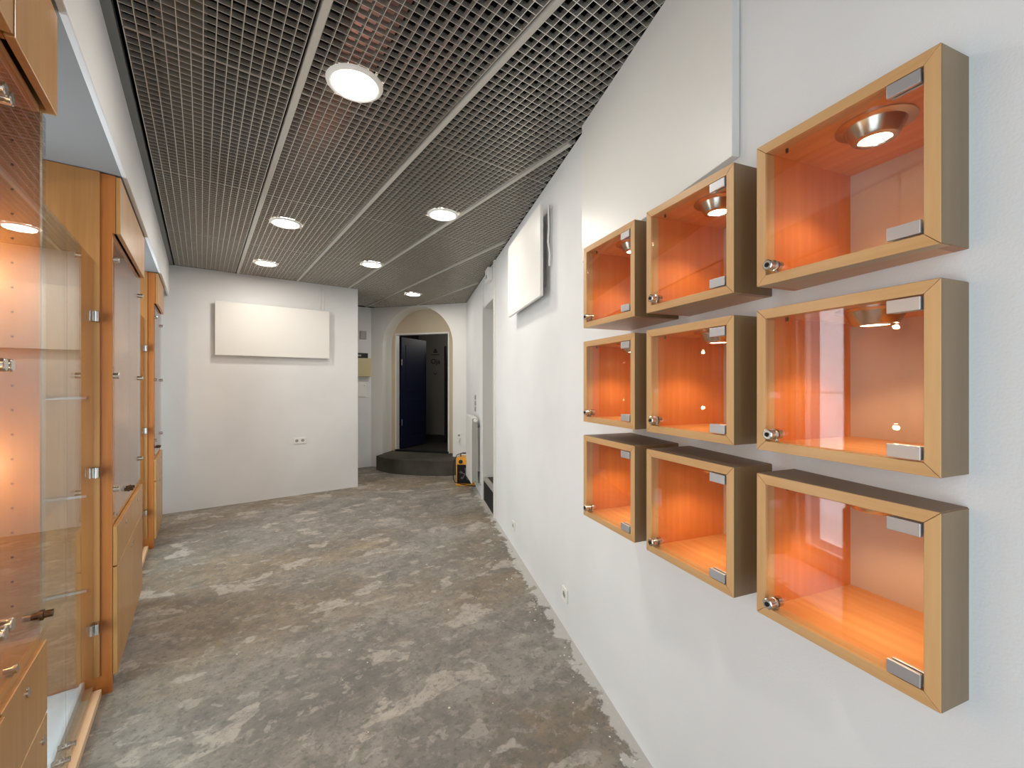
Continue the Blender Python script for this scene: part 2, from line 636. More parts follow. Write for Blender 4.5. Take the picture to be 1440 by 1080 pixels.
gm = (g0[0] + g1[0]) / 2 - 0.01
sign = thing('wall_lettering', 'black triangular emblem, line and letters on the grey hallway wall', 'sign',
             (*bw(gm, g0[1] - 0.001, 0)[:2], 1.5), BWA)
k = 10.3 / 590
text_mesh('Oja', 0.17, 'lettering', M['black'], sign, (0, -0.003, (539.5 - 511) * k), (PI / 2, 0, 0))
MB().box(-0.105, 0.105, -0.004, 0, (539.5 - 498.6) * k, (539.5 - 497.8) * k).build('underline', M['black'], sign)
tz = (539.5 - 494.8) * k
mb = MB()
for (ax, az, bx, bz) in ((-0.05, 0, 0.05, 0), (-0.05, 0, 0, 0.085), (0.05, 0, 0, 0.085)):
    d = Vector((bx - ax, 0, bz - az)).normalized()
    nn = Vector((-d.z, 0, d.x)) * 0.009
    A, B = Vector((ax, -0.004, tz + az)), Vector((bx, -0.004, tz + bz))
    mb.add([A + nn, B + nn, B - nn, A - nn], [(0, 1, 2, 3)])
mb.lathe((0, -0.002, tz + 0.028), (0, -1, 0), [(0.014, 0), (0.014, 0.003)], 16)
mb.build('emblem', M['black'], sign)
tz = (539.5 - 526.5) * k
mb = MB()
for (ax, az, bx, bz) in ((-0.04, 0.055, 0, 0), (0.04, 0.055, 0, 0)):
    d = Vector((bx - ax, 0, bz - az)).normalized()
    nn = Vector((-d.z, 0, d.x)) * 0.006
    A, B = Vector((ax, -0.004, tz + az)), Vector((bx, -0.004, tz + bz))
    mb.add([A + nn, B + nn, B - nn, A - nn], [(0, 1, 2, 3)])
mb.build('chevron', M['black'], sign)

lamp('POINT', 'hall_fill', bw(1.25, 1.9, 2.6), 12.0, (1.0, 0.93, 0.84), shadow_soft_size=0.1)  # added fill that brightens the lettered pier, no fitting here

# blue door leaf standing open
b0, b1 = to_bw(564.5, 8.02), to_bw(599.5, 8.75)
ba = math.atan2(b1[1] - b0[1], b1[0] - b0[0])
bl = math.hypot(b1[0] - b0[0], b1[1] - b0[1])
bd = thing('blue_door', 'dark blue panel door standing open inside the arched doorway', 'door',
           (*bw(b0[0], b0[1], 0)[:2], DB), BWA + ba)
MB().box(0, bl, 0, 0.04, 0.012, DZ - DB - 0.01).build('door_leaf', M['blue'], bd, bevel=0.003)
MB().box(0.13, bl - 0.1, -0.006, 0, 0.25, 0.95).box(0.13, bl - 0.1, -0.006, 0, 1.1, 2.0).build('raised_panel', M['blue'], bd, bevel=0.004)
MB().lathe((0.0, -0.012, 0.45), (0, 0, 1), [(0.009, 0), (0.009, 0.12)], 14).lathe((0.0, -0.012, 1.6), (0, 0, 1), [(0.009, 0), (0.009, 0.12)], 14).build('hinge', M['chrome'], bd)
# second leaf seen edge-on with a handle, right of the pier
hd = to_bw(626.5, 8.9)
hb = thing('hall_door', 'dark hallway door with a small metal lever at its edge', 'door', (*bw(hd[0], hd[1], 0)[:2], DB), BWA + math.radians(65))
MB().box(0, 0.85, 0, 0.04, 0.01, 2.05).build('door_leaf', M['dark'], hb, bevel=0.003)
MB().tube([(0.06, -0.0, 0.98), (0.06, -0.05, 0.98), (0.16, -0.052, 0.98)], 0.009).build('handle', M['chrome'], hb, smooth=True)

# threshold + curved step
curve = [(-2.62, 7.35), (-2.37, 7.32), (-2.20, 7.15), (-1.957, 6.996), (-1.75, 6.93), (-1.552, 6.887), (-1.39, 6.845), (-1.2, 6.83), (-0.988, 6.86), (-0.86, 6.95)]
pts = [sv(*p) for p in curve[1:]]
# smooth it
fine = []
for i in range(len(pts) - 1):
    p0 = pts[max(i - 1, 0)]
    p1, p2 = pts[i], pts[i + 1]
    p3 = pts[min(i + 2, len(pts) - 1)]
    for k2 in range(6):
        u = k2 / 6
        fine.append(tuple(0.5 * ((2 * p1[j]) + (-p0[j] + p2[j]) * u + (2 * p0[j] - 5 * p1[j] + 4 * p2[j] - p3[j]) * u * u + (-p0[j] + 3 * p1[j] - 3 * p2[j] + p3[j]) * u ** 3) for j in (0, 1)))
fine.append(pts[-1])
tA = (fine[-1][0] - BWX) * BU[0] + (fine[-1][1] - BWY) * BU[1]
tB = (fine[0][0] - BWX) * BU[0] + (fine[0][1] - BWY) * BU[1]
poly = fine + [bw(tA, -0.001, 0)[:2], bw(A1 - 0.002, -0.001, 0)[:2], bw(A1 - 0.002, AD - 0.015, 0)[:2], bw(A0 + 0.002, AD - 0.015, 0)[:2], bw(A0 + 0.002, -0.001, 0)[:2], bw(tB, -0.001, 0)[:2]]
stp = MB().prism(poly, 0.0, 0.25).build('entrance_step', M['screed'], bevel=0.008)
tag(stp, 'rough concrete step with a curved front below the arched doorway', 'step')
struct(MB().box(D0 - 0.02, D1 + 0.02, AD - 0.03, AD + 0.02, 0.25, 0.285).build('trim_threshold', M['black'], loc=(BWX, BWY, 0), rz=BWA, bevel=0.003), 'black threshold strip')

# ---- door opening in the right wall ----------------------------------------
drz = RWA


def RL(s):      # location on the right wall foot
    return (*rw_pt(s), 0)


DL = S_DOOR1 - S_DOOR0
mb = MB()
mb.box(-0.012, 0.0, 0, 0.16, 0, DOOR_Z)
mb.box(DL, DL + 0.012, 0, 0.16, 0, DOOR_Z)
mb.box(-0.012, DL + 0.012, 0, 0.16, DOOR_Z, DOOR_Z + 0.012)
mb.box(-0.06, 0.0, -0.018, 0, 0, DOOR_Z + 0.3)
mb.box(DL, DL + 0.055, -0.02, 0, 0, H - 0.002)
struct(mb.build('trim_side_door', M['frame_white'], loc=RL(S_DOOR0), rz=drz, bevel=0.002), 'white casing of the side doorway')
# side room: white walls coloured grey to stand for the dimness inside
mb = MB()
mb.box(-0.6, -0.55, 0.16, 1.7, 0, 2.7)
mb.box(DL + 0.35, DL + 0.40, 0.16, 1.7, 0, 2.7)
mb.box(-0.55, DL + 0.35, 1.65, 1.7, 0, 2.7)
mb.box(-0.55, DL + 0.35, 0.16, 1.7, 2.65, 2.7)
mb.box(-0.55, -0.012, 0.12, 0.16, 0, 2.7)
mb.box(DL + 0.012, DL + 0.35, 0.12, 0.16, 0, 2.7)
mb.box(-0.012, DL + 0.012, 0.12, 0.16, DOOR_Z + 0.012, 2.7)
struct(mb.build('wall_side_room', M['hall'], loc=RL(S_DOOR0), rz=drz), 'white walls of the small room behind the side doorway')
mb = MB().box(0.0, DL, 0.0, 0.03, 0, 0.27, 1).box(0.0, DL, 0.0, 1.65, 0.27, 0.29, 0).box(0.0, DL, -0.004, 0.045, 0.255, 0.294, 2)
tag(mb.build('side_step', [M['darkfloor'], M['black'], M['grey']], loc=RL(S_DOOR0), rz=drz, bevel=0.002),
    'black fronted step with a metal nosing in the side doorway', 'step')
wd = thing('white_door', 'plain grey-white door opened into the small side room', 'door', (*rw_pt(S_DOOR0 + 0.012, 0.16), 0.30), drz)
MB().box(0.0, 0.04, 0.0, 0.72, 0.0, DOOR_Z - 0.32).build('door_leaf', M['wall_s'], wd, bevel=0.003)
for z in (0.25, 1.08, 1.92):
    MB().box(0.04, 0.047, 0.005, 0.045, z, z + 0.12).lathe((0.05, 0.004, z - 0.01), (0, 0, 1), [(0.008, 0), (0.008, 0.14)], 12).build('hinge', M['white'], wd)
# alarm box
ab = thing('alarm_box', 'small cream alarm box above the side doorway under the ceiling', 'alarm', (*rw_pt((1.637 - 4.93) / 0.972), 2.70), drz)
MB().box(-0.09, 0.09, -0.06, -0.001, 0, 0.15).build('housing', M['wall_s'], ab, bevel=0.006)
MB().box(-0.03, 0.05, -0.064, -0.06, 0.03, 0.07).build('sensor_window', M['grey'], ab)

# ---- radiator ----------------------------------------------------------------
s_r0, s_r1 = (1.637 - 6.25) / 0.972, (1.637 - 5.70) / 0.972
RLn = s_r1 - s_r0
rd = thing('panel_radiator', 'white panel radiator beside the side doorway above the yellow heater', 'radiator', (*rw_pt(s_r0), 0.15), drz)
MB().box(0, RLn, -0.125, -0.110, 0, 0.90).box(0, RLn, -0.055, -0.040, 0.01, 0.89).build('panel', M['white'], rd, bevel=0.004)
for xa in (RLn, -0.004):
    MB().box(xa, xa + 0.004, -0.118, -0.047, 0.02, 0.88).build('side_cover', M['grey'], rd, bevel=0.001)
mb = MB()
for i in range(22):
    x = 0.01 + i * (RLn - 0.02) / 21
    mb.box(x, x + 0.006, -0.108, -0.056, 0.885, 0.905)
mb.build('top_grille', M['white'], rd)
MB().lathe((RLn + 0.03, -0.08, 0.86), (1, 0, 0), [(0.012, -0.03), (0.012, 0.0), (0.022, 0.002), (0.022, 0.05), (0.016, 0.056)], 18).build('valve', M['white'], rd, smooth=True)
MB().tube([(RLn + 0.02, -0.08, 0.02), (RLn + 0.05, -0.08, 0.02), (RLn + 0.06, -0.06, 0.01), (RLn + 0.06, -0.0, 0.0)], 0.009).build('pipe', M['grey'], rd, smooth=True)
for xa in (0.05, RLn - 0.09):
    MB().box(xa, xa + 0.04, -0.04, -0.001, 0.15, 0.75).build('bracket', M['grey'], rd)
nb = thing('wall_vent_strip', 'small stacked grey switches on the white wall above the radiator', 'switch', (*rw_pt((1.637 - 6.12) / 0.972), 1.10), drz)
for i in range(3):
    MB().box(-0.035, 0.035, -0.012, -0.001, i * 0.085, i * 0.085 + 0.07).box(-0.02, 0.02, -0.016, -0.012, i * 0.085 + 0.015, i * 0.085 + 0.055).build('switch_plate', M['grey'], nb, bevel=0.002)

# ---- yellow fan heater ---------------------------------------------------------
hp = sv(-0.83, 6.22)
ht = thing('fan_heater', 'yellow and black electric fan heater standing on the floor by the radiator', 'heater', (hp[0], hp[1], 0), ang(1.0, -0.12))
hw, hd_, hh = 0.27, 0.26, 0.405
MB().box(0, hw + 0.02, -0.03, hd_, 0.0, 0.022).build('base', M['yellow'], ht, bevel=0.004)
mb = MB()
mb.box(0, 0.014, 0, hd_, 0.022, hh)
mb.box(hw - 0.014, hw, 0, hd_, 0.022, hh)
mb.box(0.014, hw - 0.014, 0, hd_, hh - 0.012, hh)
mb.box(0.014, hw - 0.014, hd_ - 0.012, hd_, 0.022, hh - 0.012)
mb.box(0.014, hw - 0.014, 0, 0.012, hh - 0.10, hh - 0.012)
mb.build('casing', M['yellow'], ht, bevel=0.003)
mb = MB()
for i in range(15):
    z = 0.032 + i * 0.0185
    mb.box(0.014, hw - 0.014, 0.004, 0.010, z, z + 0.005)
for i in range(7):
    x = 0.03 + i * 0.035
    mb.box(x, x + 0.004, 0.002, 0.006, 0.024, hh - 0.10)
mb.box(0.014, hw - 0.014, 0.05, 0.06, 0.024, hh - 0.10)
mb.build('grille', M['rubber'], ht)
fb = MB().lathe((hw / 2, 0.03, 0.16), (0, -1, 0), [(0.022, 0), (0.022, 0.012)], 18)
for i in range(5):
    a = i * 2 * PI / 5
    c1, s1 = math.cos(a), math.sin(a)
    c2, s2 = math.cos(a + 0.5), math.sin(a + 0.5)
    fb.add([(hw / 2 + 0.02 * c1, 0.03, 0.16 + 0.02 * s1), (hw / 2 + 0.095 * c1, 0.022, 0.16 + 0.095 * s1), (hw / 2 + 0.095 * c2, 0.036, 0.16 + 0.095 * s2), (hw / 2 + 0.02 * c2, 0.034, 0.16 + 0.02 * s2)], [(0, 1, 2, 3)])
fb.build('fan', M['grey'], ht)
MB().lathe((0.07, 0, hh - 0.055), (0, -1, 0), [(0.030, 0), (0.028, 0.016), (0.012, 0.018)], 22).build('knob', M['rubber'], ht, smooth=True)
mb = MB().tube([(0.04, 0.13, hh), (0.04, 0.13, hh + 0.035), (0.06, 0.13, hh + 0.05), (0.19, 0.13, hh + 0.05), (0.21, 0.13, hh + 0.035), (0.21, 0.13, hh)], 0.008)
mb.box(0.13, 0.17, 0.11, 0.15, hh + 0.03, hh + 0.07)
mb.build('handle', M['rubber'], ht, smooth=True)
MB().box(0.15, 0.22, -0.002, 0.0, hh - 0.075, hh - 0.04).build('sticker', M['darkmetal'], ht)
cp = [(0.16, 0.13, hh + 0.055), (0.08, 0.10, hh + 0.06), (0.0, 0.06, hh + 0.035), (-0.03, 0.0, hh - 0.05), (-0.035, -0.03, 0.25), (-0.03, -0.04, 0.10), (0.0, -0.06, 0.06), (0.1, -0.065, 0.03), (0.3, -0.07, 0.012), (0.40, -0.02, 0.012)]
MB().tube(cp, 0.006).build('power_cable', M['rubber'], ht, smooth=True)


# ---- sockets ---------------------------------------------------------------
def socket(label, loc, rz, nmod=1, sw=0.082):
    t = thing('wall_socket', label, 'socket', loc, rz)
    MB().box(-sw * nmod / 2, sw * nmod / 2, -0.010, -0.0005, -0.041, 0.041).build('cover_plate', M['white'], t, bevel=0.003)
    for i in range(nmod):
        cx = (-(nmod - 1) / 2 + i) * sw * 0.95
        o = MB().lathe((cx, -0.011, 0), (0, 1, 0), [(0.0225, -0.001), (0.021, 0.0), (0.0195, 0.006)], 26, 0, cap=False)
        o.lathe((cx, -0.0105, 0), (0, 1, 0), [(0.0205, 0.0), (0.0205, 0.001)], 26, 1)
        so = o.build('socket_insert', [M['white'], M['grey']], t, smooth=True)
        MB().lathe((cx - 0.0095, -0.0125, 0), (0, 1, 0), [(0.003, 0), (0.003, 0.003)], 12).lathe((cx + 0.0095, -0.0125, 0), (0, 1, 0), [(0.003, 0), (0.003, 0.003)], 12).build('contact_hole', M['black'], so)
    return t


def fw(px):          # F of the right wall under a survey bearing
    return 0.947 / ((px - 720) / 590.0 + 0.2412)


f1 = fw(795.5)
socket('white wall socket low on the right wall under the first column of display cases', (*rw_pt((1.637 - f1) / 0.972), 1.5 - 295.5 / 590 * f1), drz)
f1 = fw(723)
socket('white wall socket low on the right wall near the side doorway casing', (*rw_pt((1.637 - f1) / 0.972), 1.5 - 199 / 590 * f1), drz)
socket('white double wall socket on the far partition wall below the hanging panel', (1.07, PY, 0.735), 0, 2, 0.075)
sk = socket('small socket on the arch wall behind the yellow heater', bw(BT - 0.13, 0, 0.62), BWA)
MB().box(-0.02, 0.02, -0.05, -0.012, -0.10, -0.05).build('plug', M['white'], sk, bevel=0.003)

# ---- alcove boxes ----------------------------------------------------------
t = thing('junction_box', 'small grey box high on the alcove wall beside the arch', 'box', (2.335, BWY, 2.31), 0)
MB().box(-0.055, 0.055, -0.04, -0.001, 0, 0.14).build('housing', M['grey'], t, bevel=0.004)
MB().box(-0.045, 0.045, -0.044, -0.04, 0.01, 0.13).build('lid', M['grey'], t, bevel=0.002)
t = thing('fuse_box', 'cream fuse box with a black top strip on the alcove wall', 'fuse box', (2.30, BWY, 1.63), 0)
MB().box(-0.16, 0.15, -0.11, -0.001, 0, 0.33).build('housing', M['cream'], t, bevel=0.008)
MB().box(-0.16, 0.10, -0.09, -0.001, 0.33, 0.42).build('meter_window', M['rubber'], t, bevel=0.003)
MB().box(-0.10, -0.02, -0.094, -0.09, 0.36, 0.39).build('dial', M['grey'], t)
t = thing('access_panel', 'flat white access panel below the fuse box', 'panel', (2.27, BWY, 1.27), 0)
MB().box(-0.12, 0.12, -0.018, -0.001, 0, 0.24).build('cover', M['wall_s'], t, bevel=0.003)
MB().lathe((0.09, -0.018, 0.2), (0, -1, 0), [(0.008, 0), (0.008, 0.004)], 12).build('latch', M['grey'], t)


# ---- white wall panels ------------------------------------------------------
def wall_panel(label, loc, rz, w, h, th, off, kind='heating panel'):
    t = thing('wall_panel', label, kind, loc, rz)
    MB().box(0, w, -off - th, -off, 0, h).build('panel', M['board'], t, bevel=0.002)
    if off > 0.01:
        mb = MB().box(w * 0.15, w * 0.15 + 0.03, -off, -0.001, h * 0.15, h * 0.85).box(w * 0.85, w * 0.85 + 0.03, -off, -0.001, h * 0.15, h * 0.85)
        mb.build('mounting_rail', M['grey'], t)
    return t


wp = wall_panel('wide white flat heating panel hung on the far partition wall', (0.134, PY, 1.853), 0, 1.30, 0.655, 0.022, 0.045)
mb = MB()
for x in (1.33, 1.375):
    mb.tube([(x, PY - 0.008, 2.50), (x, PY - 0.008, H - 0.002)], 0.004, 8)
tag(mb.build('cable_duct', M['wall_s']), 'thin white cable run from ceiling down to the hanging panel', 'cable')

F0, F1 = 3.717, 2.80
s0 = (1.637 - F0) / 0.972
p2 = wall_panel('white flat heating panel mounted high on the right wall by the side doorway', (*rw_pt(s0 - 0.02), 2.09), drz, 0.945, 0.615, 0.022, 0.060)
mb = MB()
mb.tube([(0.96, -0.03, 0.60), (0.965, -0.028, 0.45), (0.955, -0.03, 0.36), (0.965, -0.022, 0.28), (0.95, -0.02, 0.20)], 0.006)
mb.build('cable', M['white'], p2, smooth=True)
s0 = (1.637 - 2.26) / 0.972
wall_panel('large white board covering the right wall above the display cases up to the ceiling', (*rw_pt(s0), 2.152), drz, 1.085, H - 2.152 - 0.001, 0.026, 0.002, 'board')

# ---- beam, soffit, left wall ------------------------------------------------
struct(MB().box(-0.315, -0.295, YR, PY, 2.52, H + 0.02).build('trim_beam', M['wall'], bevel=0.003), 'white downstand beam along the window side')
struct(MB().box(-1.0, -0.3152, YR, PY, 2.522, 2.6).build('ceiling_soffit', M['soffit']), 'pale soffit above the cabinets and display windows')
struct(MB().box(-0.295, -0.262, YR, PY, H - 0.004, H + 0.03).build('trim_edge_angle', M['edge_trim']), 'grey edge angle of the louvre ceiling')

WX = -0.95
CABS = [(0.70, 1.337), (1.345, 1.675), (2.80, 3.88), (5.02, 5.76)]
WINS = [(-0.75, 0.62), (1.76, 2.74), (3.96, 4.94), (5.84, 6.18)]
WZ0, WZ1 = 0.16, 2.40
mb = MB()
ys = [YR] + [v for w in WINS for v in w] + [PY]
for i in range(0, len(ys), 2):
    mb.box(WX - 0.12, WX, ys[i], ys[i + 1], 0, 2.6)
for (a, b) in WINS:
    mb.box(WX - 0.12, WX, a, b, 0, WZ0)
    mb.box(WX - 0.12, WX, a, b, WZ1, 2.6)
struct(mb.build('wall_left', M['wall_s']), 'white window wall behind the cabinets')
for i, (a, b) in enumerate(WINS):
    f = MB()
    f.box(WX - 0.09, WX - 0.04, a, a + 0.045, WZ0, WZ1).box(WX - 0.09, WX - 0.04, b - 0.045, b, WZ0, WZ1)
    f.box(WX - 0.09, WX - 0.04, a + 0.045, b - 0.045, WZ0, WZ0 + 0.045).box(WX - 0.09, WX - 0.04, a + 0.045, b - 0.045, WZ1 - 0.045, WZ1)
    wo = struct(f.build('window_%d' % (i + 1), M['frame_white'], bevel=0.003), 'white framed shop window')
    MB().box(WX - 0.068, WX - 0.062, a + 0.04, b - 0.04, WZ0 + 0.04, WZ1 - 0.04).build('pane', M['glass'], wo)
# rear wall with glazed entrance
xr = rw_x(YR)
dx0, dx1 = -0.55, 0.42
mb = MB().box(-1.05, dx0, YR - 0.1, YR, 0, ZT).box(dx1, xr + 0.5, YR - 0.1, YR, 0, ZT).box(dx0, dx1, YR - 0.1, YR, 2.35, ZT)
struct(mb.build('wall_rear', M['wall']), 'white wall behind the viewpoint')
f = MB().box(dx0, dx0 + 0.06, YR - 0.08, YR - 0.02, 0, 2.35).box(dx1 - 0.06, dx1, YR - 0.08, YR - 0.02, 0, 2.35)
f.box(dx0 + 0.06, dx1 - 0.06, YR - 0.08, YR - 0.02, 2.28, 2.35).box(dx0 + 0.06, dx1 - 0.06, YR - 0.08, YR - 0.02, 0, 0.1)
do = struct(f.build('door_1', M['frame_white'], bevel=0.003), 'glazed entrance door')
MB().box(dx0 + 0.055, dx1 - 0.055, YR - 0.053, YR - 0.047, 0.09, 2.29).build('pane', M['glass'], do)

# paper notices on the second window, seen mirrored in the case glass
for (yy, zz, lab, lines) in ((2.02, 1.32, 'white paper notice with red headline taped inside the shop window beside the plant', 7), (2.02, 1.92, 'creased white paper sheet taped high inside the shop window', 0)):
    pn = thing('paper_notice', lab, 'notice', (WX - 0.058, yy, zz), PI / 2)
    MB().box(0, 0.30, -0.0012, 0, 0, 0.42).build('sheet', M['paper'], pn)
    mb = MB()
    for j in range(lines):
        z = 0.36 - j * 0.045
        mb.box(0.03, 0.27 if j % 2 == 0 else 0.20, -0.002, -0.0012, z, z + (0.028 if j in (0, 3) else 0.012))
    if lines:
        mb.build('printed_lines', M['redink'], pn)

# ---- louvre ceiling ----------------------------------------------------------
cb = MB()
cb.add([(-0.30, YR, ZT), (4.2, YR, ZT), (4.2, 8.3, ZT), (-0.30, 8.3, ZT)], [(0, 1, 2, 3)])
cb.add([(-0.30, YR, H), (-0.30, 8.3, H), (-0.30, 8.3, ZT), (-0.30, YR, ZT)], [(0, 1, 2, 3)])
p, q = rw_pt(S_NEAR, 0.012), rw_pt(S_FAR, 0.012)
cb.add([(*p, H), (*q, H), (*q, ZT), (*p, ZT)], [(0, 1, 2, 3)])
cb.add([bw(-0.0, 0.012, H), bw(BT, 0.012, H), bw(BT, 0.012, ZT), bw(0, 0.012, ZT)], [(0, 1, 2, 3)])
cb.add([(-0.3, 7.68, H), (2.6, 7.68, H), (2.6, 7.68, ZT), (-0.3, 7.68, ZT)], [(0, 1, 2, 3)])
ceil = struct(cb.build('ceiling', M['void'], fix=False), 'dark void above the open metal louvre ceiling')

RUN = [0.367 + 0.671 * k for k in range(5)]
XL = -0.262


def y_range(x):
    y0 = YR
    if x > rw_x(YR):
        y0 = RWY + (x - RWX) * RU[1] / RU[0]
    if x < PX1:
        y1 = PY
    elif x < BWX:
        y1 = BWY
    else:
        y1 = BWY + (x - BWX) * BU[1] / BU[0]
    return y0, y1


def x_range(y):
    x0 = XL if y < PY else PX1 - 1.0
    if y < CY:
        x1 = rw_x(y)
    elif y < BWY:
        x1 = BWX + (y - BWY) * BU[0] / BU[1]
    else:
        x1 = BWX
    return x0, x1


BH, BTk = 0.022, 0.0026
lv = MB()
yb = [0.867 + 1.335 * k for k in range(-2, 6)]
edges = [XL - 0.0] + RUN + [RUN[-1] + 0.671]
for i in range(len(edges) - 1):
    a = edges[i] + 0.016
    b = edges[i + 1] - 0.026
    if i == 0:
        a = edges[0] + 0.018
    nb_ = 15 if i else 14
    for k in range(nb_ + 1):
        x = a + (b - a) * k / nb_
        y0, y1 = y_range(x)
        if y1 - y0 < 0.03:
            continue
        yy = [y0] + [y for y in yb if y0 + 0.02 < y < y1 - 0.02] + [y1]
        for u, v in zip(yy[:-1], yy[1:]):
            lv.wedge('y', x, u + 0.004, v - 0.004, H, H + BH, BTk, 0.0042)
for j in range(len(yb) - 1):
    for k in range(32):
        y = yb[j] + 0.004 + (1.335 - 0.008) * k / 31
        if y < YR + 0.01 or y > 7.62:
            continue
        x0, x1 = x_range(y)
        for i in range(len(edges) - 1):
            a = max(edges[i] + (0.018 if i == 0 else 0.016), x0)
            b = min(edges[i + 1] - 0.026, x1)
            if b - a > 0.02:
                lv.wedge('x', y, a, b, H + 0.0004, H + BH - 0.0006, BTk, 0.0042)
lv.build('louvre_grid', M['louvre'], ceil)
for i, x in enumerate(RUN):
    y0, y1 = y_range(x)
    y0b, y1b = y_range(x + 0.03)
    if x < PX1:
        y1 = PY
    struct(MB().box(x - 0.013, x + 0.013, max(y0, y0b), min(y1, y1b), H - 0.006, H + 0.03).build('trim_%d' % (i + 1), M['runner']), 'grey ceiling runner between louvre panels')

# ducts and cable trays in the void
struct(MB().box(0.55, 0.72, -0.5, 7.4, 3.12, 3.26).build('trim_duct', plain('duct_brown', (96, 58, 46), 0.7)), 'reddish duct above the louvre')
struct(MB().box(-0.15, 0.02, -0.5, 6.2, 3.0, 3.2).build('trim_duct.001', plain('duct_beige', (110, 98, 86), 0.7)), 'pale duct above the louvre')

# ---- downlights -----------------------------------------------------------
DLS = [(499, 117, 'nearest and largest round ceiling light, in the second louvre row'),
       (402, 313, 'round ceiling light third from the far partition corner, above the hanging panel side'),
       (623, 301, 'round ceiling light closest to the right wall, ahead of the wall-mounted heating panel'),
       (374, 369.5, 'round ceiling light directly in front of the partition wall and its wide panel'),
       (523, 371, 'round ceiling light just before the free end of the partition wall'),
       (581, 413, 'farthest and smallest round ceiling light, in front of the arched doorway')]
for (px, py, lab) in DLS:
    f = (H - 1.5) * 590 / (539.5 - py)
    x, y = sv((px - 720) / 590 * f, f)
    t = thing('ceiling_light', lab, 'ceiling light', (x, y, H - 0.001), 0, 'round recessed ceiling lights')
    MB().lathe((0, 0, 0), (0, 0, -1), [(0.101, 0), (0.101, 0.010), (0.108, 0.013), (0.122, 0.006), (0.125, 0.0)], 48, cap=False).build('rim', M['wall_s'], t, smooth=True)
    MB().lathe((0, 0, 0), (0, 0, -1), [(0.103, -0.012), (0.103, 0.006)], 48).build('diffuser', M['lamp'], t)
    lo = lamp('AREA', 'downlight', (0, 0, -0.02), 10, (1.0, 0.92, 0.82), t, shape='DISK', size=0.19)


